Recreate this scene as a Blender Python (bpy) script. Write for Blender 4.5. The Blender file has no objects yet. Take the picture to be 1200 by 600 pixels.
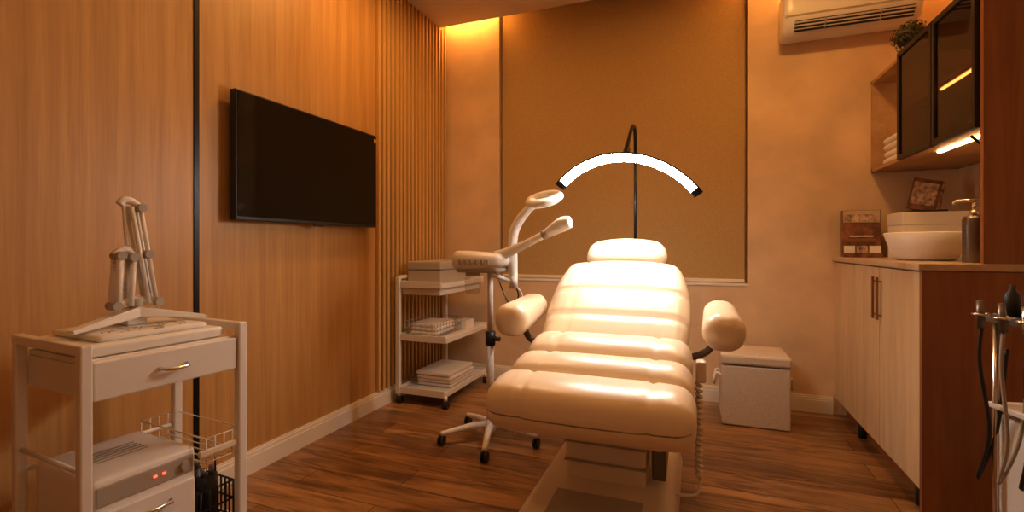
import bpy, bmesh, math, random
from mathutils import Vector, Matrix, Euler
random.seed(7)
S=bpy.context.scene
COL=S.collection
try:
    S.view_settings.view_transform='Standard'
    S.view_settings.look='None'
    S.view_settings.gamma=.92
except Exception: pass

# ---------------- materials ----------------
def newmat(name):
    m=bpy.data.materials.new(name); m.use_nodes=True
    nt=m.node_tree; b=nt.nodes['Principled BSDF']
    return m,nt,b
def mat(name,col,rough=0.5,metal=0.0,noise=0.0,nscale=20,bump=0.0,bscale=200,emis=None,estr=0,coat=0):
    m,nt,b=newmat(name)
    b.inputs['Base Color'].default_value=(*col,1); b.inputs['Roughness'].default_value=rough
    b.inputs['Metallic'].default_value=metal
    if coat: b.inputs['Coat Weight'].default_value=coat
    tc=nt.nodes.new('ShaderNodeTexCoord')
    if noise>0:
        n=nt.nodes.new('ShaderNodeTexNoise'); n.inputs['Scale'].default_value=nscale; n.inputs['Detail'].default_value=5
        nt.links.new(tc.outputs['Object'],n.inputs['Vector'])
        r=nt.nodes.new('ShaderNodeValToRGB')
        r.color_ramp.elements[0].position=.3; r.color_ramp.elements[1].position=.7
        r.color_ramp.elements[0].color=(*[c*(1-noise) for c in col],1)
        r.color_ramp.elements[1].color=(*[min(1,c*(1+noise)) for c in col],1)
        nt.links.new(n.outputs['Fac'],r.inputs['Fac']); nt.links.new(r.outputs['Color'],b.inputs['Base Color'])
    if bump>0:
        n2=nt.nodes.new('ShaderNodeTexNoise'); n2.inputs['Scale'].default_value=bscale; n2.inputs['Detail'].default_value=3
        nt.links.new(tc.outputs['Object'],n2.inputs['Vector'])
        bp=nt.nodes.new('ShaderNodeBump'); bp.inputs['Strength'].default_value=bump; bp.inputs['Distance'].default_value=.01
        nt.links.new(n2.outputs['Fac'],bp.inputs['Height']); nt.links.new(bp.outputs['Normal'],b.inputs['Normal'])
    if emis:
        b.inputs['Emission Color'].default_value=(*emis,1); b.inputs['Emission Strength'].default_value=estr
    return m
def wood(name,c1,c2,scale=(25,25,1.2),rough=.45,fine=.25):
    m,nt,b=newmat(name)
    tc=nt.nodes.new('ShaderNodeTexCoord'); mp=nt.nodes.new('ShaderNodeMapping')
    mp.inputs['Scale'].default_value=scale
    nt.links.new(tc.outputs['Object'],mp.inputs['Vector'])
    n=nt.nodes.new('ShaderNodeTexNoise'); n.inputs['Scale'].default_value=1; n.inputs['Detail'].default_value=6
    n.inputs['Distortion'].default_value=.6; n.inputs['Roughness'].default_value=.6
    nt.links.new(mp.outputs[0],n.inputs['Vector'])
    mp2=nt.nodes.new('ShaderNodeMapping'); mp2.inputs['Scale'].default_value=tuple(s*6 for s in scale)
    nt.links.new(tc.outputs['Object'],mp2.inputs['Vector'])
    n2=nt.nodes.new('ShaderNodeTexNoise'); n2.inputs['Scale'].default_value=1; n2.inputs['Detail'].default_value=3
    nt.links.new(mp2.outputs[0],n2.inputs['Vector'])
    mx=nt.nodes.new('ShaderNodeMix'); mx.inputs[0].default_value=fine
    nt.links.new(n.outputs['Fac'],mx.inputs[2]); nt.links.new(n2.outputs['Fac'],mx.inputs[3])
    r=nt.nodes.new('ShaderNodeValToRGB'); r.color_ramp.elements[0].position=.35; r.color_ramp.elements[1].position=.65
    r.color_ramp.elements[0].color=(*c1,1); r.color_ramp.elements[1].color=(*c2,1)
    nt.links.new(mx.outputs[0],r.inputs['Fac']); nt.links.new(r.outputs['Color'],b.inputs['Base Color'])
    bp=nt.nodes.new('ShaderNodeBump'); bp.inputs['Strength'].default_value=.08; bp.inputs['Distance'].default_value=.005
    nt.links.new(mx.outputs[0],bp.inputs['Height']); nt.links.new(bp.outputs['Normal'],b.inputs['Normal'])
    b.inputs['Roughness'].default_value=rough
    return m
def floor_mat():
    m,nt,b=newmat('oak_plank_floor')
    tc=nt.nodes.new('ShaderNodeTexCoord')
    br=nt.nodes.new('ShaderNodeTexBrick')
    br.inputs['Scale'].default_value=1; br.inputs['Brick Width'].default_value=1.15; br.inputs['Row Height'].default_value=.155
    br.inputs['Mortar Size'].default_value=.0018; br.inputs['Mortar Smooth'].default_value=.2
    br.inputs['Color1'].default_value=(.24,.12,.045,1); br.inputs['Color2'].default_value=(.40,.22,.09,1); br.inputs['Mortar'].default_value=(.05,.025,.01,1)
    br.offset=.37
    nt.links.new(tc.outputs['Object'],br.inputs['Vector'])
    mp=nt.nodes.new('ShaderNodeMapping'); mp.inputs['Scale'].default_value=(1.8,15,1)
    nt.links.new(tc.outputs['Object'],mp.inputs['Vector'])
    n=nt.nodes.new('ShaderNodeTexNoise'); n.inputs['Scale'].default_value=1; n.inputs['Detail'].default_value=8; n.inputs['Distortion'].default_value=1.6; n.inputs['Roughness'].default_value=.62
    nt.links.new(mp.outputs[0],n.inputs['Vector'])
    r=nt.nodes.new('ShaderNodeValToRGB'); r.color_ramp.elements[0].position=.36; r.color_ramp.elements[1].position=.64
    r.color_ramp.elements[0].color=(.45,.40,.34,1); r.color_ramp.elements[1].color=(1.3,1.25,1.15,1)
    nt.links.new(n.outputs['Fac'],r.inputs['Fac'])
    mx=nt.nodes.new('ShaderNodeMix'); mx.data_type='RGBA'; mx.blend_type='MULTIPLY'; mx.inputs[0].default_value=1
    nt.links.new(br.outputs['Color'],mx.inputs[6]); nt.links.new(r.outputs['Color'],mx.inputs[7])
    nt.links.new(mx.outputs[2],b.inputs['Base Color'])
    b.inputs['Roughness'].default_value=.28
    bp=nt.nodes.new('ShaderNodeBump'); bp.inputs['Strength'].default_value=.12; bp.inputs['Distance'].default_value=.004
    nt.links.new(n.outputs['Fac'],bp.inputs['Height']); nt.links.new(bp.outputs['Normal'],b.inputs['Normal'])
    return m
def fabric(name,c1,c2,sc=(350,350,350),rough=.9):
    m,nt,b=newmat(name)
    tc=nt.nodes.new('ShaderNodeTexCoord'); 
    ns=[]
    for s in ((sc[0]*.25,sc[1]*.25,sc[2]),(sc[0],sc[1],sc[2]*.25)):
        mp=nt.nodes.new('ShaderNodeMapping'); mp.inputs['Scale'].default_value=s
        nt.links.new(tc.outputs['Object'],mp.inputs['Vector'])
        n=nt.nodes.new('ShaderNodeTexNoise'); n.inputs['Scale'].default_value=1; n.inputs['Detail'].default_value=2
        nt.links.new(mp.outputs[0],n.inputs['Vector']); ns.append(n)
    ad=nt.nodes.new('ShaderNodeMix'); ad.inputs[0].default_value=.5
    nt.links.new(ns[0].outputs['Fac'],ad.inputs[2]); nt.links.new(ns[1].outputs['Fac'],ad.inputs[3])
    r=nt.nodes.new('ShaderNodeValToRGB'); r.color_ramp.elements[0].position=.38; r.color_ramp.elements[1].position=.62
    r.color_ramp.elements[0].color=(*c1,1); r.color_ramp.elements[1].color=(*c2,1)
    nt.links.new(ad.outputs[0],r.inputs['Fac']); nt.links.new(r.outputs['Color'],b.inputs['Base Color'])
    b.inputs['Roughness'].default_value=rough
    return m
def emit(name,col,s):
    return mat(name,(.8,.8,.8),emis=col,estr=s)
def glass_mat(name,tint,rough=.02):
    m,nt,b=newmat(name)
    out=nt.nodes['Material Output']
    tr=nt.nodes.new('ShaderNodeBsdfTransparent'); tr.inputs[0].default_value=(*tint,1)
    gl=nt.nodes.new('ShaderNodeBsdfGlossy'); gl.inputs['Roughness'].default_value=rough
    fr=nt.nodes.new('ShaderNodeFresnel'); fr.inputs[0].default_value=1.45
    # reflect only on the outward side of each face (thin pane without refraction)
    ge=nt.nodes.new('ShaderNodeNewGeometry')
    inv=nt.nodes.new('ShaderNodeMath'); inv.operation='SUBTRACT'; inv.inputs[0].default_value=1
    nt.links.new(ge.outputs['Backfacing'],inv.inputs[1])
    mu=nt.nodes.new('ShaderNodeMath'); mu.operation='MULTIPLY'
    nt.links.new(fr.outputs[0],mu.inputs[0]); nt.links.new(inv.outputs[0],mu.inputs[1])
    ms=nt.nodes.new('ShaderNodeMixShader')
    nt.links.new(mu.outputs[0],ms.inputs[0]); nt.links.new(tr.outputs[0],ms.inputs[1]); nt.links.new(gl.outputs[0],ms.inputs[2])
    nt.links.new(ms.outputs[0],out.inputs['Surface'])
    return m

M_wall=mat('beige_plaster',(.72,.52,.32),.7,noise=.13,nscale=3.5,bump=.18,bscale=9)
M_ceil=mat('ceiling_paint',(.78,.64,.48),.8)
M_wood=wood('oak_veneer_vertical',(.44,.235,.075),(.60,.345,.12),(26,26,.9),.45)
M_slat=wood('oak_slat',(.58,.34,.12),(.70,.43,.16),(22,22,.9),.5)
M_slatback=mat('slat_backing',(.03,.014,.005),.8)
M_black=mat('black_metal',(.015,.013,.012),.35,.5)
M_blackpl=mat('black_plastic',(.02,.018,.017),.45)
M_white=mat('white_lacquer',(.78,.74,.68),.35)
M_whitepl=mat('white_plastic',(.82,.79,.75),.3)
M_base=mat('baseboard_white',(.8,.74,.64),.45)
M_floor=floor_mat()
M_blind=fabric('blind_fabric',(.43,.275,.105),(.55,.365,.15),(420,420,420))
M_leather=mat('cream_leather',(.82,.69,.52),.30,bump=.05,bscale=350)
M_cream=mat('cream_plastic',(.78,.68,.54),.35)
M_chrome=mat('brushed_steel',(.7,.68,.65),.22,1)
M_tv=mat('tv_screen',(.003,.003,.004),.07)
M_cab=wood('light_oak_door',(.60,.43,.25),(.76,.57,.35),(14,14,1.2),.55)
M_pan=wood('walnut_end_panel',(.24,.085,.025),(.35,.14,.042),(18,18,1.0),.5)
M_cabin=wood('cabinet_interior_oak',(.42,.24,.11),(.52,.32,.16),(18,4,18),.5)
M_count=mat('counter_laminate',(.55,.40,.26),.35,noise=.1,nscale=30)
M_brass=mat('dark_brass',(.35,.19,.09),.35,.8)
M_darkframe=mat('cabinet_door_frame',(.025,.015,.01),.4,.3)
M_smoke=glass_mat('smoked_glass',(.50,.36,.26))
M_clear=glass_mat('clear_glass',(.90,.90,.88))
M_lin=fabric('linen_fabric',(.54,.44,.33),(.64,.53,.40),(300,300,300))
M_towel=mat('towel_cotton',(.85,.78,.68),.95,bump=.5,bscale=220)
M_grey=mat('grey_plastic',(.42,.37,.31),.5)
M_greyfab=mat('grey_box_card',(.46,.39,.31),.7)
M_rope=mat('cotton_rope',(.8,.72,.6),.9,bump=.4,bscale=150)
M_led=emit('led_white',(1,.94,.87),140)
M_ring=mat('magnifier_diffuser',(.9,.88,.85),.4,emis=(1,.85,.7),estr=.8)
M_cove=emit('led_cove_warm',(1,.48,.11),70)
M_strip=emit('led_strip_warm',(1,.60,.26),26)
M_strip2=emit('led_strip_interior',(1,.56,.22),14)
M_red=emit('red_indicator',(1,.05,.015),2)
M_fill=emit('fill_light_diffuser',(1,.6,.3),3)  # glowing disc for the added, unseen ceiling fill lights
M_leaf=mat('leaf_green',(.045,.045,.015),.6,noise=.4,nscale=40)
M_print1=mat('printed_cover_brown',(.20,.075,.03),.5,noise=.7,nscale=22)
M_print2=mat('printed_cover_photo',(.45,.3,.2),.4,noise=.8,nscale=45)
M_paper=mat('paper_white',(.82,.76,.68),.7)
M_steel=mat('dark_steel',(.22,.2,.19),.35,.9)
M_yellow=mat('label_yellow',(.7,.45,.06),.6)

# ---------------- geometry helpers ----------------
def empty(name,loc=(0,0,0),rz=0):
    e=bpy.data.objects.new(name,None); e.location=loc; e.rotation_euler=(0,0,rz); e.empty_display_size=.1
    COL.objects.link(e); return e
def finish(bm,name,parent,mats,smooth=False,loc=None,rot=None):
    me=bpy.data.meshes.new(name)
    bmesh.ops.recalc_face_normals(bm,faces=bm.faces)
    bm.to_mesh(me); bm.free()
    if not isinstance(mats,(list,tuple)): mats=[mats]
    for m in mats: me.materials.append(m)
    if smooth:
        for p in me.polygons: p.use_smooth=True
    o=bpy.data.objects.new(name,me); COL.objects.link(o)
    if parent: o.parent=parent
    if loc: o.location=loc
    if rot: o.rotation_euler=rot
    return o
def box(name,parent,c,s,m,bev=0.0,rot=None,seg=2):
    """c centre, s full size"""
    bm=bmesh.new(); bmesh.ops.create_cube(bm,size=1)
    for v in bm.verts: v.co=Vector((v.co.x*s[0],v.co.y*s[1],v.co.z*s[2]))
    if bev>0: bmesh.ops.bevel(bm,geom=bm.edges[:],offset=bev,segments=seg,affect='EDGES',profile=.5)
    if rot is None:
        for v in bm.verts: v.co+=Vector(c)
        return finish(bm,name,parent,m)
    return finish(bm,name,parent,m,loc=c,rot=rot)
def bx(name,parent,x0,x1,y0,y1,z0,z1,m,bev=0.0):
    return box(name,parent,((x0+x1)/2,(y0+y1)/2,(z0+z1)/2),(x1-x0,y1-y0,z1-z0),m,bev)
def boxes(name,parent,lst,m,bev=0.0):
    bm=bmesh.new()
    for (x0,x1,y0,y1,z0,z1) in lst:
        g=bmesh.ops.create_cube(bm,size=1)['verts']
        for v in g: v.co=Vector(((x0+x1)/2+v.co.x*(x1-x0),(y0+y1)/2+v.co.y*(y1-y0),(z0+z1)/2+v.co.z*(z1-z0)))
    if bev>0: bmesh.ops.bevel(bm,geom=bm.edges[:],offset=bev,segments=2,affect='EDGES')
    return finish(bm,name,parent,m)
def rbox(name,parent,c,s,r,m,n=16,deform=None,rot=None):
    """dense rounded box; deform(v)->v in local coords"""
    bm=bmesh.new(); bmesh.ops.create_cube(bm,size=2)
    bmesh.ops.subdivide_edges(bm,edges=bm.edges[:],cuts=n,use_grid_fill=True)
    h=Vector(s)/2
    for v in bm.verts:
        q=Vector([math.copysign(1-(1-min(1,abs(t)))**1.5,t) for t in v.co]); p=Vector((q.x*h.x,q.y*h.y,q.z*h.z))
        rr=min(r,h.x,h.y,h.z)
        inner=Vector([max(-(h[i]-rr),min(h[i]-rr,p[i])) for i in range(3)])
        d=p-inner
        if d.length>1e-6: 
            p=inner+d.normalized()*rr
        if deform: p=deform(p)
        v.co=p
    if rot is None:
        for v in bm.verts: v.co+=Vector(c)
        return finish(bm,name,parent,m,True)
    return finish(bm,name,parent,m,True,loc=c,rot=rot)
def cyl(name,parent,p0,p1,r0,m,r1=None,seg=20,bev=0):
    if r1 is None: r1=r0
    p0=Vector(p0);p1=Vector(p1); d=p1-p0
    bm=bmesh.new()
    bmesh.ops.create_cone(bm,cap_ends=True,segments=seg,radius1=r0,radius2=r1,depth=d.length)
    q=d.to_track_quat('Z','Y').to_matrix().to_4x4()
    bmesh.ops.transform(bm,matrix=Matrix.Translation((p0+p1)/2)@q,verts=bm.verts)
    o=finish(bm,name,parent,m)
    for p in o.data.polygons:
        if len(p.vertices)==4: p.use_smooth=True
    return o
def catmull(pts,n=8,closed=False):
    P=[Vector(p) for p in pts]; out=[]; N=len(P)
    rng=range(N if closed else N-1)
    for i in rng:
        if closed: a,b,c,d=P[(i-1)%N],P[i],P[(i+1)%N],P[(i+2)%N]
        else: a,b,c,d=P[max(i-1,0)],P[i],P[i+1],P[min(i+2,N-1)]
        for k in range(n):
            t=k/n
            out.append(.5*((2*b)+(-a+c)*t+(2*a-5*b+4*c-d)*t*t+(-a+3*b-3*c+d)*t**3))
    if not closed: out.append(P[-1])
    return out
def tube(name,parent,pts,r,m,seg=10,smooth=True,n=8,closed=False,radii=None,bm=None):
    P=catmull(pts,n,closed) if smooth else [Vector(p) for p in pts]
    own=bm is None
    if own: bm=bmesh.new()
    N=len(P); up=None; rings=[]
    for i,p in enumerate(P):
        if closed: t=(P[(i+1)%N]-P[(i-1)%N])
        else: t=P[min(i+1,N-1)]-P[max(i-1,0)]
        t.normalize()
        if up is None:
            up=Vector((0,0,1)) if abs(t.z)<.9 else Vector((1,0,0))
        up=(up-t*up.dot(t))
        if up.length<1e-5: up=t.orthogonal()
        up.normalize(); s=t.cross(up)
        if radii:
            f=i/(N-1)*(len(radii)-1); k=min(int(f),len(radii)-2); rr=radii[k]*(1-(f-k))+radii[k+1]*(f-k)
        else: rr=r
        rings.append([bm.verts.new(p+(up*math.cos(a)+s*math.sin(a))*rr) for a in [2*math.pi*j/seg for j in range(seg)]])
    for i in range(N if closed else N-1):
        A=rings[i];B=rings[(i+1)%N]
        for j in range(seg): bm.faces.new((A[j],A[(j+1)%seg],B[(j+1)%seg],B[j]))
    if not closed:
        bm.faces.new(rings[0][::-1]); bm.faces.new(rings[-1])
    if own: return finish(bm,name,parent,m,True)
def rods(name,parent,lines,r,m,seg=8):
    bm=bmesh.new()
    for l in lines: tube('',None,l,r,m,seg=seg,smooth=False,bm=bm)
    return finish(bm,name,parent,m,True)
def lathe(name,parent,prof,m,c=(0,0,0),seg=32,sx=1,sy=1,rot=None):
    bm=bmesh.new(); rings=[]
    for r,z in prof:
        rings.append([bm.verts.new((r*math.cos(2*math.pi*j/seg)*sx,r*math.sin(2*math.pi*j/seg)*sy,z)) for j in range(seg)])
    for A,B in zip(rings,rings[1:]):
        for j in range(seg): bm.faces.new((A[j],A[(j+1)%seg],B[(j+1)%seg],B[j]))
    bmesh.ops.remove_doubles(bm,verts=bm.verts,dist=1e-5)
    return finish(bm,name,parent,m,True,loc=c,rot=rot or (0,0,0))
def caster(name,parent,x,y,r=.022):
    cyl(name+'_wheel',parent,(x-.009,y,r),(x+.009,y,r),r,M_blackpl,seg=18)
    cyl(name+'_wheel_b',parent,(x+.011,y,r),(x+.02,y,r),r,M_blackpl,seg=18)
    box(name+'_fork',parent,(x+.004,y,r*1.7),(.034,.026,.012),M_blackpl,.003)
    cyl(name+'_stem',parent,(x+.004,y,r*1.7),(x+.004,y,r*1.7+.03),.006,M_chrome,seg=10)

XL=-1.834; XR=1.36; YB=3.36; YF=-1.1; ZC=2.66; ZT=2.82
WX0,WX1,WZ0=-1.379,.308,.756
# ---------------- room shell ----------------
bx('floor',None,XL-.1,XR+.1,YF-.1,YB+.15,-.1,0,M_floor)
bx('ceiling',None,XL-.1,XR+.1,YF-.1,3.24,ZC,ZC+.06,M_ceil)
bx('ceiling_slot_top',None,XL-.1,XR+.1,3.1,YB+.2,ZT,ZT+.06,M_ceil)
boxes('wall_left',None,[(XL-.1,XL,YF-.1,1.320,0,ZT),(XL-.1,XL,1.342,2.47,0,ZT),(XL-.1,XL-.012,1.320,1.342,0,ZT),(XL-.1,XL-.012,2.47,YB+.1,0,ZT)],M_wood)
bx('trim_1',None,XL-.0119,XL+.004,1.3205,1.3415,0,ZC,M_black)
bx('wall_left_slat_backing',None,XL-.0119,XL-.004,2.4705,YB-.001,.1,ZC,M_slatback)
sl=[]; y=2.475; k=0
while y<YB-.03:
    sl.append((XL-.004,XL+.020,y,y+.023,.1,ZC-.002)); y+=.0465
boxes('slat_wall_panel',None,sl,M_slat,.0015)
bx('wall_right',None,XR,XR+.1,YF-.1,YB+.1,0,ZT,M_wall)
bx('wall_front',None,XL-.1,XR+.1,YF-.1,YF,0,ZT,M_wall)
boxes('wall_back',None,[(XL,WX0,YB,YB+.06,0,ZT),(WX1,XR,YB,YB+.06,0,ZT),(WX0,WX1,YB,YB+.06,0,WZ0),(XL,XR,YB+.06,YB+.1,0,ZT)],M_wall)
# blind
e=empty('roller_blind',((WX0+WX1)/2,YB+.03,0))
w=(WX1-WX0)/2
box('blind_cloth',e,(0,0,(WZ0+.025+ZT-.06)/2),(2*w-.03,.003,ZT-.06-WZ0-.025),M_blind)
box('bottom_bar',e,(0,-.002,WZ0+.02),(2*w-.03,.012,.022),M_cream,.003)
cyl('roller_tube',e,(-w+.02,.004,ZT-.04),(w-.02,.004,ZT-.04),.022,M_cream)
boxes('trim_2',None,[(WX0-.005,WX1+.005,YB-.006,YB+.018,WZ0-.012,WZ0+.006)],M_base,.002)
# baseboards
def baseboard(name,x0,x1,y0,y1,side):
    L=[]
    for (t,z0,z1) in ((.016,0,.075),(.012,.075,.09),(.007,.09,.1)):
        if side=='left': L.append((x0,x0+t,y0,y1,z0,z1))
        if side=='back': L.append((x0,x1,y1-t,y1,z0,z1))
        if side=='right': L.append((x1-t,x1,y0,y1,z0,z1))
        if side=='front': L.append((x0,x1,y0,y0+t,z0,z1))
    boxes(name,None,L,M_base)
baseboard('baseboard_left',XL+.0001,0,YF,YB,'left')
baseboard('baseboard_back',XL+.017,.765,0,YB-.0001,'back')
baseboard('baseboard_right',0,XR-.0001,YF,2.15,'right')
baseboard('baseboard_front',XL+.02,XR-.02,YF,0,'front')
# cove led
for i,(a,b) in enumerate(((XL+.02,WX0-.01),(WX1+.02,XR-.02))):
    bx('cove_led_strip'+('' if i==0 else '.001'),None,a,b,3.262,3.285,2.775,2.785,M_cove)

# ---------------- treatment bed ----------------
B=empty('treatment_bed',(-.322,1.4,0))
def seam(p,xs,depth=.007,w=.006):
    return sum(depth*math.exp(-((p.x-x)/w)**2) for x in xs)
def seg_def(hx,hy,hz,puff=.02,xs=(-.19,.19),front=0):
    def f(p):
        q=Vector(p)
        u=p.x/hx; v=p.y/hy
        if p.z>0:
            q.z+=puff*(1-u**6)*(1-v**2)-.010*v*v
            k=max(0,min(1,(p.z/hz)))
            q.z-=seam(p,xs)*k*(1-abs(v)**6)
        if front and p.y<0:
            q.y-= .02*(1-u*u)
            k=max(0,min(1,-p.y/hy)); q.y+=seam(p,xs)*k
        q.x*=1-.02*abs(v)**2
        return q
    return f
rbox('leg_cushion_front',B,(0,.125,.486),(.655,.225,.140),.055,M_leather,40,seg_def(.327,.112,.070,.018,(-.20,.20),1),rot=(math.radians(6),0,0))
rbox('leg_cushion_middle',B,(0,.31,.510),(.64,.215,.14),.055,M_leather,36,seg_def(.32,.105,.07,.028),rot=(math.radians(9),0,0))
rbox('seat_cushion',B,(0,.495,.550),(.63,.230,.14),.055,M_leather,36,seg_def(.315,.113,.07,.030),rot=(math.radians(10),0,0))
def back_def(p):
    q=Vector(p); hx,hy,hz=.30,.30,.065
    v=p.y/hy
    wdt=1.0-.16*max(0,v)**2-.06*max(0,-v)**2
    q.x*=wdt
    if p.z>0:
        q.z+=.022*(1-(p.x/hx)**4)*(1-v**4)
        for yy in (-.11,.05): q.z-=.012*math.exp(-((p.y-yy)/.010)**2)
        q.z-=.007*(math.exp(-((p.x-.19)/.006)**2)+math.exp(-((p.x+.19)/.006)**2))
    q.y+= -.03*(p.x/hx)**2*(1 if v>0 else 0)*max(0,v)
    return q
a=math.radians(37)
rbox('backrest_cushion',B,(0,.755,.712),(.61,.60,.13),.055,M_leather,44,back_def,rot=(a,0,0))
rbox('headrest_cushion',B,(0.005,1.02,.945),(.385,.15,.10),.048,M_leather,24,lambda p:Vector((p.x*(1-.12*(p.y/.075)**2),p.y+.012*(1-(p.x/.19)**2)*(1 if p.y>0 else -1),p.z+ (.02*(1-(p.x/.19)**2) if p.z>0 else 0))),rot=(math.radians(42),0,0))
for s,nm in ((-1,'left'),(1,'right')):
    rbox('armrest_'+nm,B,(s*.402+.015,.61,.706),(.135,.40,.125),.058,M_leather,18,lambda p:Vector((p.x*(1+.08*(-p.y/.2)),p.y,p.z*(1+.12*(-p.y/.2)))),rot=(math.radians(5),0,0))
    tube('armrest_bracket_'+nm,B,[(s*.39,.62,.655),(s*.37,.64,.59),(s*.30,.66,.55)],.014,M_steel)
    box('armrest_plate_'+nm,B,(s*.395,.62,.645),(.05,.24,.01),M_blackpl,.002)
# under-frame and base
rbox('seat_underpan',B,(0,.34,.435),(.50,.52,.05),.02,M_cream,8,rot=(math.radians(6),0,0))
rbox('backrest_shell',B,(0,.775,.650),(.46,.48,.03),.014,M_cream,8,rot=(a,0,0))
def col_def(p):
    q=Vector(p); t=(p.z+.17)/.34; q.x*=1.0+.06*t; q.y*=1-.12*(1-t); return q
rbox('lift_column_cover',B,(.01,.56,.265),(.29,.40,.33),.02,M_cream,10,col_def)
for z in (.20,.27,.34): box('bellows_line_%d'%int(z*100),B,(.01,.56,z),(.296,.404,.004),M_grey,.001)
box('lift_actuator',B,(.20,.50,.28),(.05,.22,.22),M_steel,.006,rot=(math.radians(12),0,0))
def base_def(p):
    q=Vector(p); t=(p.z+.065)/.13; q.x*=1-.10*t; q.y*=1-.05*t; return q
rbox('floor_base',B,(.01,.42,.066),(.53,1.06,.13),.035,M_cream,16,base_def)
box('base_inset_groove',B,(.01,.10,.128),(.30,.36,.008),M_grey,.003)
box('scissor_arm',B,(.01,.34,.37),(.20,.30,.05),M_cream,.008,rot=(math.radians(-8),0,0))
# coiled hand-control cord
pts=[(.335+.010*math.cos(t*1.9),.52+.010*math.sin(t*1.9),.50-.36*t/60) for t in range(61)]
tube('coiled_control_cord',B,pts,.0065,M_rope,seg=7,n=3)
tube('control_cord_tail',B,[pts[-1],(.34,.50,.13),(.32,.46,.10),(.22,.44,.10)],.006,M_rope,seg=7)
box('hand_control',B,(.342,.52,.535),(.035,.05,.08),M_cream,.008)

# ---------------- crescent lamp ----------------
L=empty('crescent_floor_lamp',(-.302,2.67,0))
lathe('weighted_base',L,[(0,.0),(.14,0),(.145,.006),(.14,.018),(.03,.024),(0,.024)],M_black)
cyl('pole_lower',L,(0,0,.02),(0,0,.85),.011,M_black)
cyl('pole_upper',L,(0,0,.84),(0,0,1.52),.008,M_black)
cyl('pole_clamp',L,(0,0,.82),(0,0,.88),.017,M_black)
tube('gooseneck',L,[(0,0,1.50),(0,-.003,1.58),(0,-.04,1.625),(0,-.11,1.62),(0,-.23,1.55),(0,-.335,1.465),(0,-.37,1.42)],.009,M_black,seg=10)
# arc sweep
R=.405; ha=math.asin(.303/R); cz=1.415-R; tilt=math.radians(5.5)
def arc_part(name,m,prof,a0=-ha,a1=ha,n=48):
    bm=bmesh.new(); rings=[]
    for i in range(n+1):
        t=a0+(a1-a0)*i/n
        ring=[]
        for (dr,dy) in prof:
            x=(R+dr)*math.sin(t); z=(R+dr)*math.cos(t)
            ring.append(bm.verts.new((x*math.cos(tilt)-.002,-.375+dy,cz+z-x*math.sin(tilt))))
        rings.append(ring)
    K=len(prof)
    for A,Bq in zip(rings,rings[1:]):
        for j in range(K): bm.faces.new((A[j],A[(j+1)%K],Bq[(j+1)%K],Bq[j]))
    bm.faces.new(rings[0]); bm.faces.new(rings[-1])
    return finish(bm,name,L,m)
arc_part('lamp_housing',M_black,[(.022,-.010),(.024,.022),(-.012,.030),(-.016,.024),(.014,.002),(.0145,-.012)],-ha-.07,ha+.07)
for nm,a0,a1 in (('end_cap_left',-ha-.07,-ha-.002),('end_cap_right',ha+.002,ha+.07)):
    arc_part(nm,M_black,[(.020,-.009),(.020,.006),(-.017,.024),(-.023,.015),(-.019,-.008),(.006,-.017)],a0,a1,6)
arc_part('led_diffuser',M_led,[(.0138,-.011),(.0135,.0015),(-.0155,.0225),(-.020,.014),(-.016,-.006),(.004,-.014)],-ha,ha)
cyl('arc_joint',L,(-.002,-.375,1.42),(0,-.345,1.455),.016,M_black)

# ---------------- TV ----------------
T=empty('wall_mounted_tv',(-1.79,1.925,1.38))
box('tv_bezel',T,(0,0,0),(.035,.94,.545),M_blackpl,.004)
box('tv_screen',T,(.0185,0,.004),(.002,.925,.522),M_tv)
box('wall_bracket',T,(-.03,0,0),(.025,.3,.25),M_black)
box('tv_sensor',T,(.016,0,-.277),(.01,.06,.01),M_blackpl,.002)
box('tv_sticker',T,(.0200,.452,.238),(.001,.016,.022),M_yellow)

# ---------------- back equipment trolley ----------------
C=empty('equipment_trolley',(-1.60,2.92,0))
hx,hy=.165,.31
for i,(x,yv) in enumerate(((-hx,-hy),(hx,-hy),(-hx,hy),(hx,hy))):
    if x<0: box('post_%d'%i,C,(x,yv,.43),(.028,.028,.74),M_white,.004)
    caster('caster_%d'%i,C,x,yv*.97)
    cyl('foot_%d'%i,C,(x+.004,yv*.97,.045),(x+.004,yv*.97,.075),.012,M_white)
for nm,z,yd,xe in (('shelf_low',.085,hy,hx),('shelf_mid',.42,hy,hx+.01),('shelf_top',.755,hy,hx-.02)):
    boxes(nm,C,[(-hx+.0,xe,-yd,yd,z-.008,z+.004),(-hx,xe,-yd-.004,-yd+.006,z-.02,z+.022),(-hx,xe,yd-.006,yd+.004,z-.02,z+.022),(xe-.006,xe+.004,-yd,yd,z-.02,z+.012),(-hx-.004,-hx+.006,-yd,yd,z-.02,z+.022)],M_white,.002)
bx('top_drawer',C,-hx+.02,hx-.04,-hy+.02,hy-.02,.69,.745,M_white,.004)
boxes('trolley_back_rail',C,[(-hx-.014,-hx+.014,-hy,hy,.79,.81)],M_white,.003)
O=empty('storage_box',(-1.62,2.90,.7592))
bx('box_lower',O,-.12,.12,-.22,.22,0,.085,M_greyfab,.006)
bx('box_lid',O,-.125,.125,-.225,.225,.087,.14,M_greyfab,.008)
W=empty('wire_basket',(-1.62,2.80,.426))
lns=[]
for z in (.004,.045,.09):
    lns.append([(-.12,-.16,z),(.12,-.16,z),(.12,.16,z),(-.12,.16,z),(-.12,-.16,z)])
for i in range(9):
    yv=-.16+.04*i; lns.append([(.12,yv,.09),(.12,yv,.004),(-.12,yv,.004),(-.12,yv,.09)])
for i in range(7):
    xv=-.12+.04*i; lns.append([(xv,-.16,.09),(xv,-.16,.004),(xv,.16,.004),(xv,.16,.09)])
rods('basket_wire',W,lns,.0018,M_chrome,6)
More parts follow.
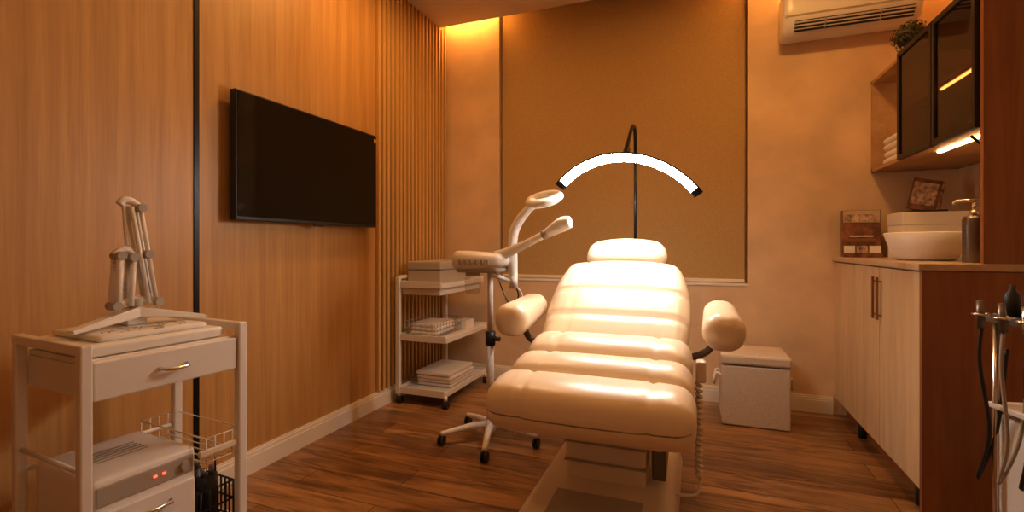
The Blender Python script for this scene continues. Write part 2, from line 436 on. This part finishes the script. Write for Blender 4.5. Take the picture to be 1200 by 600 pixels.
def towel_stack(name,loc,sx,sy,n,t=.022,rz=0):
    E=empty(name,loc,rz)
    for i in range(n):
        j=random.uniform(-.006,.006)
        rbox('towel_%d'%i,E,(j,random.uniform(-.005,.005),t*(i+.5)),(sx*random.uniform(.94,1),sy*random.uniform(.94,1),t*1.02),t*.48,M_towel,8)
towel_stack('folded_towels',(-1.62,2.80,.432),.20,.26,3,.024)
towel_stack('folded_towel_stack',(-1.58,2.90,.09),.26,.36,4,.024)
K=empty('small_carton',(-1.50,3.03,.4245))
bx('carton_body',K,-.035,.035,-.06,.06,0,.06,M_paper,.003); bx('carton_lid',K,-.037,.037,-.062,.062,.045,.062,M_white,.002)

# ---------------- facial steamer ----------------
F=empty('facial_steamer',(-.985,2.28,0))
lathe('hub',F,[(0,.05),(.035,.05),(.04,.06),(.035,.095),(.02,.11),(0,.11)],M_white)
for i in range(5):
    an=math.radians(215+72*i); c,s=math.cos(an),math.sin(an)
    tube('leg_%d'%i,F,[(0,0,.082),(c*.1,s*.1,.080),(c*.255,s*.255,.055)],.015,M_white,radii=[.02,.018,.012])
    x,yv=c*.25,s*.25
    cyl('wheel_%d'%i,F,(x-.014,yv,.024),(x-.004,yv,.024),.024,M_blackpl)
    cyl('wheel_b_%d'%i,F,(x+.004,yv,.024),(x+.014,yv,.024),.024,M_blackpl)
    cyl('wheel_axle_%d'%i,F,(x,yv,.02),(x,yv,.055),.007,M_blackpl)
cyl('pole_outer',F,(0,0,.1),(0,0,.52),.019,M_white)
cyl('height_clamp',F,(0,0,.49),(0,0,.56),.026,M_blackpl)
cyl('clamp_knob',F,(0,0,.525),(.055,-.01,.525),.012,M_blackpl)
cyl('pole_inner',F,(0,0,.55),(0,0,.88),.015,M_white)
def head_def(p):
    q=Vector(p); t=p.x/.14
    q.z*=1-.22*t; q.y*=1-.22*t*t; return q
rbox('steamer_head',F,(-.045,-.01,.925),(.285,.20,.085),.038,M_whitepl,18,head_def)
rbox('steamer_head_base',F,(-.04,-.01,.878),(.23,.16,.03),.014,M_grey,8)
for i in range(6): box('vent_%d'%i,F,(-.12+.03*i,-.110,.918),(.014,.01,.026),M_grey,.002)
lathe('water_jar',F,[(.02,.06),(.035,.05),(.042,.02),(.042,-.03),(.035,-.055),(0,-.058)],M_clear,c=(-.09,-.02,.81))
lathe('jar_cap',F,[(0,.03),(.036,.028),(.038,0),(.036,-.005),(0,-.005)],M_grey,c=(-.09,-.02,.850))
tube('steam_arm',F,[(.04,-.01,.945),(.10,-.02,.965),(.20,-.04,1.005),(.32,-.06,1.06)],.02,M_whitepl,seg=18,radii=[.030,.026,.020,.019])
tube('steam_nozzle',F,[(.31,-.058,1.055),(.35,-.064,1.075),(.40,-.075,1.10),(.44,-.084,1.11)],.02,M_whitepl,seg=18,radii=[.019,.028,.036,.028])
cyl('nozzle_collar',F,(.30,-.056,1.05),(.325,-.06,1.062),.023,M_grey)
tube('arm_bracket',F,[(0,0,.86),(.06,.02,.83),(.11,.04,.82)],.012,M_whitepl)

# magnifier lamp (clipped to bracket)
G=empty('magnifying_lamp',(-.875,2.325,.80))
cyl('mount_socket',G,(0,0,-.02),(0,0,.06),.022,M_whitepl)
tube('flex_neck',G,[(0,0,.04),(-.003,0,.12),(-.004,.0,.21),(.006,0,.28),(.04,-.0,.34),(.085,-.01,.385),(.115,-.015,.405)],.016,M_whitepl,seg=16,radii=[.022,.024,.024,.025,.024,.022,.02])
RT=(math.radians(24),math.radians(-6),0)
lathe('lamp_ring',G,[(.050,-.014),(.080,-.016),(.096,-.006),(.096,.008),(.085,.020),(.055,.022),(.048,.0),(.050,-.014)],M_whitepl,c=(.175,-.03,.43),rot=RT)
lathe('ring_diffuser',G,[(.052,-.0165),(.079,-.0175)],M_ring,c=(.175,-.03,.43),rot=RT)
lathe('magnifier_lens',G,[(0,.006),(.03,.005),(.052,.0),(.03,-.004),(0,-.005)],M_clear,c=(.175,-.03,.43),rot=RT)
for i in range(2):
    tube('power_cable_%d'%i,G,[(.0,.01,.0),(.02+.02*i,.02,-.06),(-.02,.03,-.12-.03*i),(-.06,.03,-.06),(-.08,.0,.02)],.004,M_blackpl if i==0 else M_white,seg=6)

# ---------------- front-left drawer trolley ----------------
D=empty('drawer_trolley',(-1.497,.915,0),math.radians(-5))
hx,hy=.166,.196; H=.765
for i,(x,yv) in enumerate(((-hx,-hy),(hx,-hy),(-hx,hy),(hx,hy))):
    box('post_%d'%i,D,(x,yv,(H+.055)/2),(.026,.026,H-.055),M_white,.004)
    caster('caster_%d'%i,D,x,yv)
for i,s in enumerate((-1,1)):
    box('top_rail_%d'%i,D,(0,s*hy,H-.013),(2*hx,.024,.024),M_white,.003)
    box('low_rail_%d'%i,D,(0,s*hy,.15),(2*hx,.02,.02),M_white,.003)
bx('top_shelf',D,-hx+.013,hx-.006,-hy+.013,hy-.013,H-.055,H-.04,M_white,.002)
bx('drawer_carcass',D,-hx+.01,hx-.014,-hy+.013,hy-.013,.628,H-.056,M_white,.001)
bx('drawer_front',D,hx-.013,hx+.006,-hy+.016,hy-.016,.625,H-.045,M_white,.004)
tube('drawer_handle',D,[(hx+.004,-.035,.675),(hx+.022,-.028,.672),(hx+.028,0,.670),(hx+.022,.028,.672),(hx+.004,.035,.675)],.005,M_chrome)
bx('bottom_shelf',D,-hx,hx,-hy,hy,.14,.155,M_white,.002)
lns=[]
for z in (.37,.44):
    lns.append([(-hx,.09,z),(-hx,hy,z),(hx,hy,z),(hx,.09,z),(-hx,.09,z)])
for i in range(5):
    yv=.09+i*(hy-.09)/4; lns.append([(hx,yv,.44),(hx,yv,.37),(-hx,yv,.37),(-hx,yv,.44)])
rods('wire_rack',D,lns,.0022,M_white,6)
box('rack_rail',D,(hx,.135,.40),(.012,.13,.018),M_cream,.003)
rods('side_rod',D,[[(-hx,-hy,.40),(-hx,hy,.40)],[(-hx,-hy,.46),(hx,-hy,.46)]],.006,M_white)
# sterilizer
U=empty('towel_warmer',(-1.50,.865,.156),math.radians(-5)); U.scale=(.93,1,1)
rbox('body',U,(-.0,0,.135),(.31,.25,.265),.014,M_whitepl,10)
bx('door',U,.155,.168,-.115,.115,.015,.185,M_whitepl,.004)
bx('control_panel',U,.153,.158,-.115,.115,.20,.25,M_grey,.003)
for i in range(2): box('indicator_%d'%i,U,(.160,.015+.022*i,.226),(.004,.008,.005),M_red)
cyl('dial',U,(.156,.09,.226),(.168,.09,.226),.012,M_grey)
tube('door_handle',U,[(.167,-.05,.15),(.185,-.045,.15),(.185,.045,.15),(.167,.05,.15)],.005,M_chrome,smooth=False)
for i in range(5): box('top_slot_%d'%i,U,(-.05+.02*i,.0,.268),(.006,.12,.003),M_grey)
# black basket
Z=empty('black_caddy',(-1.44,1.055,.156),math.radians(-5))
lns=[]
for z in (.005,.06,.115): lns.append([(-.09,-.05,z),(.09,-.05,z),(.09,.05,z),(-.09,.05,z),(-.09,-.05,z)])
for i in range(10):
    x=-.09+.02*i; lns.append([(x,-.05,.115),(x,-.05,.005),(x,.05,.005),(x,.05,.115)])
for i in range(5):
    yv=-.05+.025*i; lns.append([(-.09,yv,.115),(-.09,yv,.005),(.09,yv,.005),(.09,yv,.115)])
lns.append([(0,-.05,.115),(0,-.05,.19),(0,.05,.19),(0,.05,.115)])
rods('caddy_wire',Z,lns,.0032,M_black,6)
for i in range(4):
    cyl('bottle_%d'%i,Z,(-.06+.04*i,0,.01),(-.06+.04*i,0,.13+.02*(i%2)),.016,M_blackpl)
    cyl('bottle_cap_%d'%i,Z,(-.06+.04*i,0,.13+.02*(i%2)),(-.06+.04*i,0,.155+.02*(i%2)),.008,M_steel)

# device on top of trolley
V=empty('skin_scale_tablet',(-1.495,.90,H-.0395),math.radians(-5))
rbox('pad_lower',V,(0,0,.016),(.29,.34,.032),.01,M_whitepl,10)
rbox('pad_upper',V,(.0,.0,.040),(.24,.27,.018),.008,M_whitepl,10)
random.seed(3)
for i in range(9):
    x0=.07+random.uniform(-.03,.03); y0=random.uniform(-.09,.09)
    tube('pattern_line_%d'%i,V,[(x0+.02*math.cos(t)*(1+.3*math.sin(3*t+i)),y0+.03*math.sin(t),.0495) for t in [j*.7 for j in range(8)]],.0010,M_grey,seg=5,n=4)
A=empty('articulated_desk_lamp',(-1.54,.91,H-.0395+.050),math.radians(-5))
def leg(nm,p0,p1,w0,w1,h0,h1):
    bm=bmesh.new(); p0=Vector(p0);p1=Vector(p1); d=(p1-p0); s=Vector((-d.y,d.x,0)).normalized()
    V0=[bm.verts.new(c) for c in (p0+s*w0,p0-s*w0,p0-s*w0+Vector((0,0,h0)),p0+s*w0+Vector((0,0,h0)),p1+s*w1,p1-s*w1,p1-s*w1+Vector((0,0,h1)),p1+s*w1+Vector((0,0,h1)))]
    for f in ((0,1,2,3),(4,7,6,5),(0,4,5,1),(1,5,6,2),(2,6,7,3),(3,7,4,0)): bm.faces.new([V0[i] for i in f])
    bmesh.ops.bevel(bm,geom=bm.edges[:],offset=.003,segments=2,affect='EDGES')
    finish(bm,nm,A,M_whitepl)
leg('foot_left',(.045,0,.022),(.09,-.17,.0),.024,.014,.030,.010)
leg('foot_right',(.045,0,.022),(.09,.17,.0),.024,.014,.030,.010)
leg('foot_rear',(.055,0,.0),(-.07,0,.0),.026,.018,.045,.012)
cyl('pivot_post',A,(.05,0,.03),(.05,0,.075),.016,M_grey)
for k,dx in enumerate((-.012,.012)):
    cyl('lower_tube_%d'%k,A,(.05+dx,-.055+.004*k,.055),(.05+dx,-.045,.20),.009,M_whitepl)
    cyl('lower_tube_b_%d'%k,A,(.05+dx,-.020,.055),(.05+dx,-.012,.19),.0075,M_whitepl)
    tube('long_arm_%d'%k,A,[(.05+dx,.046,.06),(.05+dx,.004,.335)],.006,M_whitepl,smooth=False)
    tube('long_arm_b_%d'%k,A,[(.05+dx,.026,.06),(.05+dx,-.018,.335)],.006,M_whitepl,smooth=False)
tube('lower_link',A,[(.05,.055,.06),(.05,.0,.07),(.05,-.06,.06)],.011,M_whitepl)
tube('mid_link',A,[(.05,-.055,.20),(.05,-.03,.215),(.05,-.005,.20)],.010,M_whitepl)
tube('top_link',A,[(.05,.010,.33),(.05,-.007,.348),(.05,-.03,.353),(.05,-.042,.34)],.010,M_whitepl)
cyl('upper_rod',A,(.05,-.032,.345),(.05,-.022,.20),.005,M_whitepl)
for (y_,z_) in ((.006,.332),(.024,.20),(-.045,.197),(-.014,.192),(-.055,.058),(.05,.062)):
    cyl('joint_%d'%int(z_*1000+y_*1000),A,(.030,y_,z_),(.074,y_,z_),.012,M_grey)
for k in range(2):
    pts=[(.05+.007*math.cos(t*1.6),.030-.02*t/60+.007*math.sin(t*1.6),.09+.1*t/60) for t in range(61)]
    if k: pts=[(p[0],p[1]-.06,p[2]*.95) for p in pts]
    tube('spring_%d'%k,A,pts,.0016,M_chrome,seg=5,n=2)

# ---------------- storage ottoman ----------------
Q=empty('fabric_storage_ottoman',(.31,3.095,0))
bx('body',Q,-.17,.17,-.155,.155,.002,.335,M_lin,.008)
bx('lid',Q,-.176,.176,-.161,.161,.34,.395,M_lin,.012)
tube('rope_handle',Q,[(-.172,-.05,.25),(-.19,-.045,.26),(-.20,-.03,.22),(-.205,0,.19),(-.20,.03,.22),(-.19,.045,.26),(-.172,.05,.25)],.008,M_rope)
tube('rope_handle_right',Q,[(.172,-.05,.25),(.19,-.045,.26),(.20,0,.19),(.19,.045,.26),(.172,.05,.25)],.008,M_rope)

# ---------------- base cabinet ----------------
XC=.775; YC=2.18; ZCNT=.935
N=empty('base_cabinet',(0,0,0))
bx('carcass',N,XC+.02,XR-.001,YC+.02,YB-.001,.09,ZCNT-.028,M_cab)
bx('kickboard',N,XC+.06,XC+.08,YC+.02,YB-.002,0,.09,M_pan)
bx('end_panel',N,XC,XR-.001,YC,YC+.019,0,ZCNT-.028,M_pan)
bx('counter_top',N,XC-.012,XR-.001,YC-.006,YB-.001,ZCNT-.026,ZCNT,M_count,.003)
for i,(y0,y1) in enumerate(((YC+.022,2.615),(2.62,2.985),(2.99,YB-.004))):
    bx('door_leaf_%d'%i,N,XC,XC+.018,y0,y1,.10,ZCNT-.032,M_cab,.0015)
for i,yv in enumerate((2.59,2.645)):
    bx('handle_%d'%i,N,XC-.022,XC-.012,yv-.006,yv+.006,.67,.86,M_brass,.002)
    for z in (.69,.84): bx('handle_stud_%d_%d'%(i,int(z*100)),N,XC-.014,XC+.001,yv-.004,yv+.004,z-.004,z+.004,M_brass)
for i,yv in enumerate((2.3,3.0)): cyl('foot_%d'%i,N,(XC+.04,yv,0),(XC+.04,yv,.09),.018,M_blackpl)
P=empty('tall_end_panel',(0,0,0))
bx('panel_board',P,.955,XR-.001,YC,YC+.019,ZCNT+.001,ZC-.001,M_pan)
bx('panel_edge',P,.950,.954,YC-.001,YC+.02,ZCNT+.001,ZC-.001,M_pan)

# ---------------- wall cabinet ----------------
K=empty('wall_cabinet',(0,0,0))
X0=.955; ZB,ZU=1.425,1.95; y0,y1=YC+.022,YB-.001; yd=2.91; x1=XR-.001; th=.018
boxes('cabinet_shell',K,[(X0,x1,y0,y1,ZB,ZB+th),(X0,x1,y0,y1,ZU-th,ZU),(X0,x1,y0,y0+th,ZB,ZU),(X0,x1,y1-th,y1,ZB,ZU),(X0,x1,yd-th/2,yd+th/2,ZB,ZU),(x1-.01,x1,y0,y1,ZB,ZU)],M_cabin)
boxes('inner_shelf',K,[(X0+.03,x1-.01,y0+th,yd-th/2,1.68,1.693)],M_cabin)
for i,(a0,a1) in enumerate(((y0,2.54),(2.546,yd+.005))):
    f=.022; xx0,xx1=X0-.02,X0-.002
    boxes('glass_door_frame_%d'%i,K,[(xx0,xx1,a0,a0+f,ZB-.002,ZU+.002),(xx0,xx1,a1-f,a1,ZB-.002,ZU+.002),(xx0,xx1,a0+f,a1-f,ZB-.002,ZB+f),(xx0,xx1,a0+f,a1-f,ZU-f,ZU+.002)],M_darkframe,.001)
    bx('glass_pane_%d'%i,K,X0-.013,X0-.009,a0+f,a1-f,ZB+f,ZU-f,M_smoke)
bx('under_light',K,X0+.06,X0+.078,y0+.03,2.70,ZB-.008,ZB-.001,M_strip)
bx('inner_light',K,x1-.03,x1-.018,y0+.05,yd-.04,ZU-th-.008,ZU-th-.001,M_strip2)
bx('inner_light_mid',K,X0+.035,X0+.045,y0+.05,yd-.3,1.672,1.679,M_strip2)
bx('niche_light',K,x1-.03,x1-.018,yd+.04,y1-.04,ZU-th-.008,ZU-th-.001,M_strip)
tube('shelf_bracket',K,[(X0+.02,y0+.12,ZB-.01),(X0+.06,y0+.12,ZB-.05),(X0+.2,y0+.12,ZB-.07),(X0+.24,y0+.12,ZB-.01)],.006,M_black,smooth=False)
# contents
def bowl(name,loc,r,h,m): 
    return lathe(name,None,[(0,0),(r*.5,0),(r*.85,h*.4),(r,h),(r*.96,h),(r*.8,h*.45),(r*.45,h*.08),(0,h*.08)],m,c=loc)
bowl('ceramic_bowl',(1.12,2.42,1.4435),.09,.07,M_grey)
bowl('ceramic_bowl.001',(1.10,2.70,1.6935),.06,.08,M_whitepl)
lathe('glass_tumbler',None,[(0,0),(.03,0),(.034,.1),(.031,.1),(.028,.005),(0,.005)],M_clear,c=(1.08,2.66,1.4435))
lathe('ceramic_vase',None,[(0,0),(.04,0),(.06,.06),(.03,.13),(.025,.17),(.02,.17),(.02,.05),(0,.02)],M_grey,c=(1.12,2.40,1.6935))
towel_stack('folded_hand_towels',(1.06,3.13,1.4435),.17,.26,4,.038)
# topiary
Y=empty('boxwood_plant',(1.02,3.00,ZU))
lathe('pot',Y,[(0,0),(.032,0),(.042,.06),(.038,.06),(.03,.01),(0,.01)],M_grey)
bm=bmesh.new()
random.seed(11)
for i in range(520):
    th_=random.uniform(0,2*math.pi); ph=math.acos(random.uniform(-1,1)); r=.075*random.uniform(.7,1.1)
    n=Vector((math.sin(ph)*math.cos(th_),math.sin(ph)*math.sin(th_),math.cos(ph))); c=n*r+Vector((0,0,.11))
    t=n.orthogonal().normalized(); t.rotate(Matrix.Rotation(random.uniform(0,6.28),3,n)); s=(n+Vector([random.uniform(-.6,.6) for _ in range(3)])).normalized()
    b2=s.cross(t).normalized()
    vv=[bm.verts.new(c+x) for x in (-t*.011,b2*.005+s*.002,t*.011,-b2*.005+s*.002)]
    bm.faces.new(vv)
finish(bm,'foliage',Y,M_leaf)
lathe('foliage_core',Y,[(0,.05),(.04,.07),(.06,.11),(.04,.15),(0,.17)],M_leaf)

# ---------------- air conditioner ----------------
A2=empty('air_conditioner',(.81,YB,2.225))
def ac_def(p):
    q=Vector(p)
    if p.y<0 and p.z<0: q.y+= .07*(-p.z/.135)**2*(-p.y/.1)
    return q
rbox('ac_body',A2,(0,-.102,.137),(.665,.20,.27),.03,M_whitepl,20,ac_def)
th36=math.radians(38)
box('ac_outlet_dark',A2,(.01,-.172,.042),(.565,.010,.062),M_blackpl,.002,rot=(th36,0,0))
for i,(yy,zz) in enumerate(((-.188,.056),(-.176,.041),(-.163,.026))):
    box('ac_louver_%d'%i,A2,(.01,yy,zz),(.565,.004,.013),M_whitepl,.001,rot=(th36+.35,0,0))
for i in range(2): box('ac_fin_%d'%i,A2,(-.12+.26*i,-.179,.040),(.004,.014,.055),M_grey,.001,rot=(th36,0,0))
box('ac_seam',A2,(0,-.2025,.098),(.65,.003,.003),M_grey)
box('ac_label',A2,(-.2,-.2025,.2),(.07,.002,.02),M_grey)

# ---------------- counter items ----------------
SK=empty('vessel_sink',(.955,2.66,ZCNT))
lathe('basin',SK,[(0,.001),(.095,.001),(.11,.01),(.145,.12),(.14,.124),(.134,.12),(.10,.02),(.02,.012),(0,.012)],M_whitepl,sx=1.0,sy=1.15,seg=48)
cyl('drain',SK,(0,0,.012),(0,0,.015),.02,M_chrome)
SD=empty('soap_dispenser',(1.005,2.37,ZCNT))
lathe('bottle',SD,[(0,0),(.033,0),(.035,.004),(.035,.165),(.03,.178),(.012,.182),(0,.182)],M_steel)
cyl('pump_collar',SD,(0,0,.18),(0,0,.20),.012,M_chrome); cyl('pump_stem',SD,(0,0,.2),(0,0,.235),.006,M_chrome)
tube('pump_nozzle',SD,[(.012,-.002,.238),(-.02,0,.240),(-.05,.012,.238),(-.058,.014,.228)],.006,M_chrome)
BK=empty('brochure_display_box',(.872,3.25,ZCNT),math.radians(-4))
bx('box_board',BK,-.09,.09,-.03,.03,0,.265,M_print1,.002)
bx('photo_panel',BK,-.085,.085,-.033,-.0305,.195,.262,M_count)
for i in range(4): bx('portrait_%d'%i,BK,-.080+.041*i,-.045+.041*i,-.035,-.0332,.20,.24,M_print2)
bx('title_band',BK,-.055,.055,-.033,-.0305,.115,.122,M_paper)
bx('title_band_2',BK,-.07,.07,-.033,-.0305,.085,.106,M_brass)
for i in range(3): bx('leaflet_%d'%i,BK,-.085+.058*i,-.033+.058*i,-.055-.004*i,-.052-.004*i,.0,.065,M_print2 if i==1 else M_paper)
boxes('leaflet_tray',BK,[(-.09,.09,-.075,-.031,0,.012),(-.09,.09,-.078,-.075,0,.025)],M_print1)
WB=empty('white_carton',(1.13,3.08,ZCNT))
bx('carton_body',WB,-.15,.15,-.10,.10,0,.20,M_paper,.003); bx('carton_lid',WB,-.153,.153,-.103,.103,.17,.235,M_white,.003)
MG=empty('magazine_holder',(1.12,3.12,ZCNT+.2365),math.radians(-10))
box('magazine_1',MG,(0,0,.094),(.12,.012,.17),M_print1,.001,rot=(math.radians(-12),math.radians(14),0))
box('magazine_1_photo',MG,(-.002,-.0075,.10),(.10,.002,.12),M_print2,0,rot=(math.radians(-12),math.radians(14),0))
box('magazine_2',MG,(.02,.03,.092),(.12,.010,.17),M_print2,.001,rot=(math.radians(-12),math.radians(10),0))
box('holder_tray',MG,(0.01,.02,.0075),(.16,.09,.014),M_blackpl,.002)

# ---------------- facial machine cart (right edge) ----------------
X=empty('facial_machine_cart',(.985,1.74,0),math.radians(12))
for i,(x,yv) in enumerate(((-.13,-.13),(.13,-.13),(-.13,.13),(.13,.13))):
    caster('caster_%d'%i,X,x,yv)
    cyl('post_%d'%i,X,(x,yv,.06),(x,yv,.80),.008,M_chrome)
bx('lower_cabinet',X,-.115,.15,-.15,.15,.10,.50,M_whitepl,.01)
bx('mid_shelf',X,-.14,.15,-.15,.15,.52,.535,M_white,.003)
boxes('top_tray',X,[(-.15,.16,-.15,.15,.775,.787),(-.15,-.144,-.15,.15,.787,.80),(-.15,.16,-.15,-.144,.787,.80),(-.15,.16,.144,.15,.787,.80)],M_steel,.002)
bx('control_unit',X,-.04,.15,-.10,.14,.79,.90,M_whitepl,.01)
for i in range(4):
    yv=-.12+.075*i
    tube('holder_ring_%d'%i,X,[(-.185+.02*math.cos(t),yv+.02*math.sin(t),.80) for t in [j*math.pi/4 for j in range(8)]],.004,M_chrome,closed=True,n=2,seg=6)
    cyl('handpiece_%d'%i,X,(-.185,yv,.76),(-.19,yv,.84),.011,(M_blackpl,M_chrome,M_steel,M_steel)[i],r1=.008)
    tube('cable_%d'%i,X,[(-.185,yv,.76),(-.19,yv,.66),(-.18+.01*i,yv+.02,.45),(-.16,yv+.05,.36-.02*i),(-.13,yv+.02,.46),(-.12,yv,.7)],.005,M_blackpl if i%2 else M_grey,seg=7)
for i,(x,yv,m) in enumerate(((-.11,.1,M_blackpl),(-.10,.03,M_clear),(-.09,-.06,M_steel))):
    lathe('bottle_%d'%i,X,[(0,0),(.018,0),(.02,.05),(.018,.075),(.008,.085),(.008,.10),(0,.10)],m,c=(x,yv,.787))

# ---------------- lights ----------------
WARM=(1,.50,.145)
def fill_light(name,x,y,power,size=.35,col=WARM):  # added warm fill light with an invented fitting, out of view
    E=empty(name,(x,y,ZC))
    lathe('bezel',E,[(.09,-.001),(.10,-.004),(.095,-.012),(.085,-.010),(.08,-.001)],M_white)
    lathe('diffuser',E,[(0,-.003),(.08,-.003)],M_fill)
    ld=bpy.data.lights.new(name+'_light','AREA'); ld.shape='DISK'; ld.size=size; ld.energy=power; ld.color=col
    lo=bpy.data.objects.new('light',ld); lo.location=(0,0,-.02); COL.objects.link(lo); lo.parent=E
fill_light('ceiling_fill_light',-1.25,2.15,13,.18)  # added to give the left wall its bright top and falloff
fill_light('ceiling_fill_light.001',.45,2.4,12,.18)
fill_light('ceiling_fill_light.002',-.5,.5,2.5)
fill_light('ceiling_fill_light.003',.5,.3,1.5)
wd=bpy.data.worlds.new('World'); S.world=wd; wd.use_nodes=True
wd.node_tree.nodes['Background'].inputs[0].default_value=(1,.6,.35,1); wd.node_tree.nodes['Background'].inputs[1].default_value=.05

# ---------------- camera ----------------
cd=bpy.data.cameras.new('camera'); cd.sensor_width=36; cd.lens=36*565/1200; cd.shift_y=-.01; cd.clip_start=.02
co=bpy.data.objects.new('camera',cd); co.location=(0,0,1.0); co.rotation_euler=(math.pi/2,0,math.radians(20.8)); COL.objects.link(co)
S.camera=co
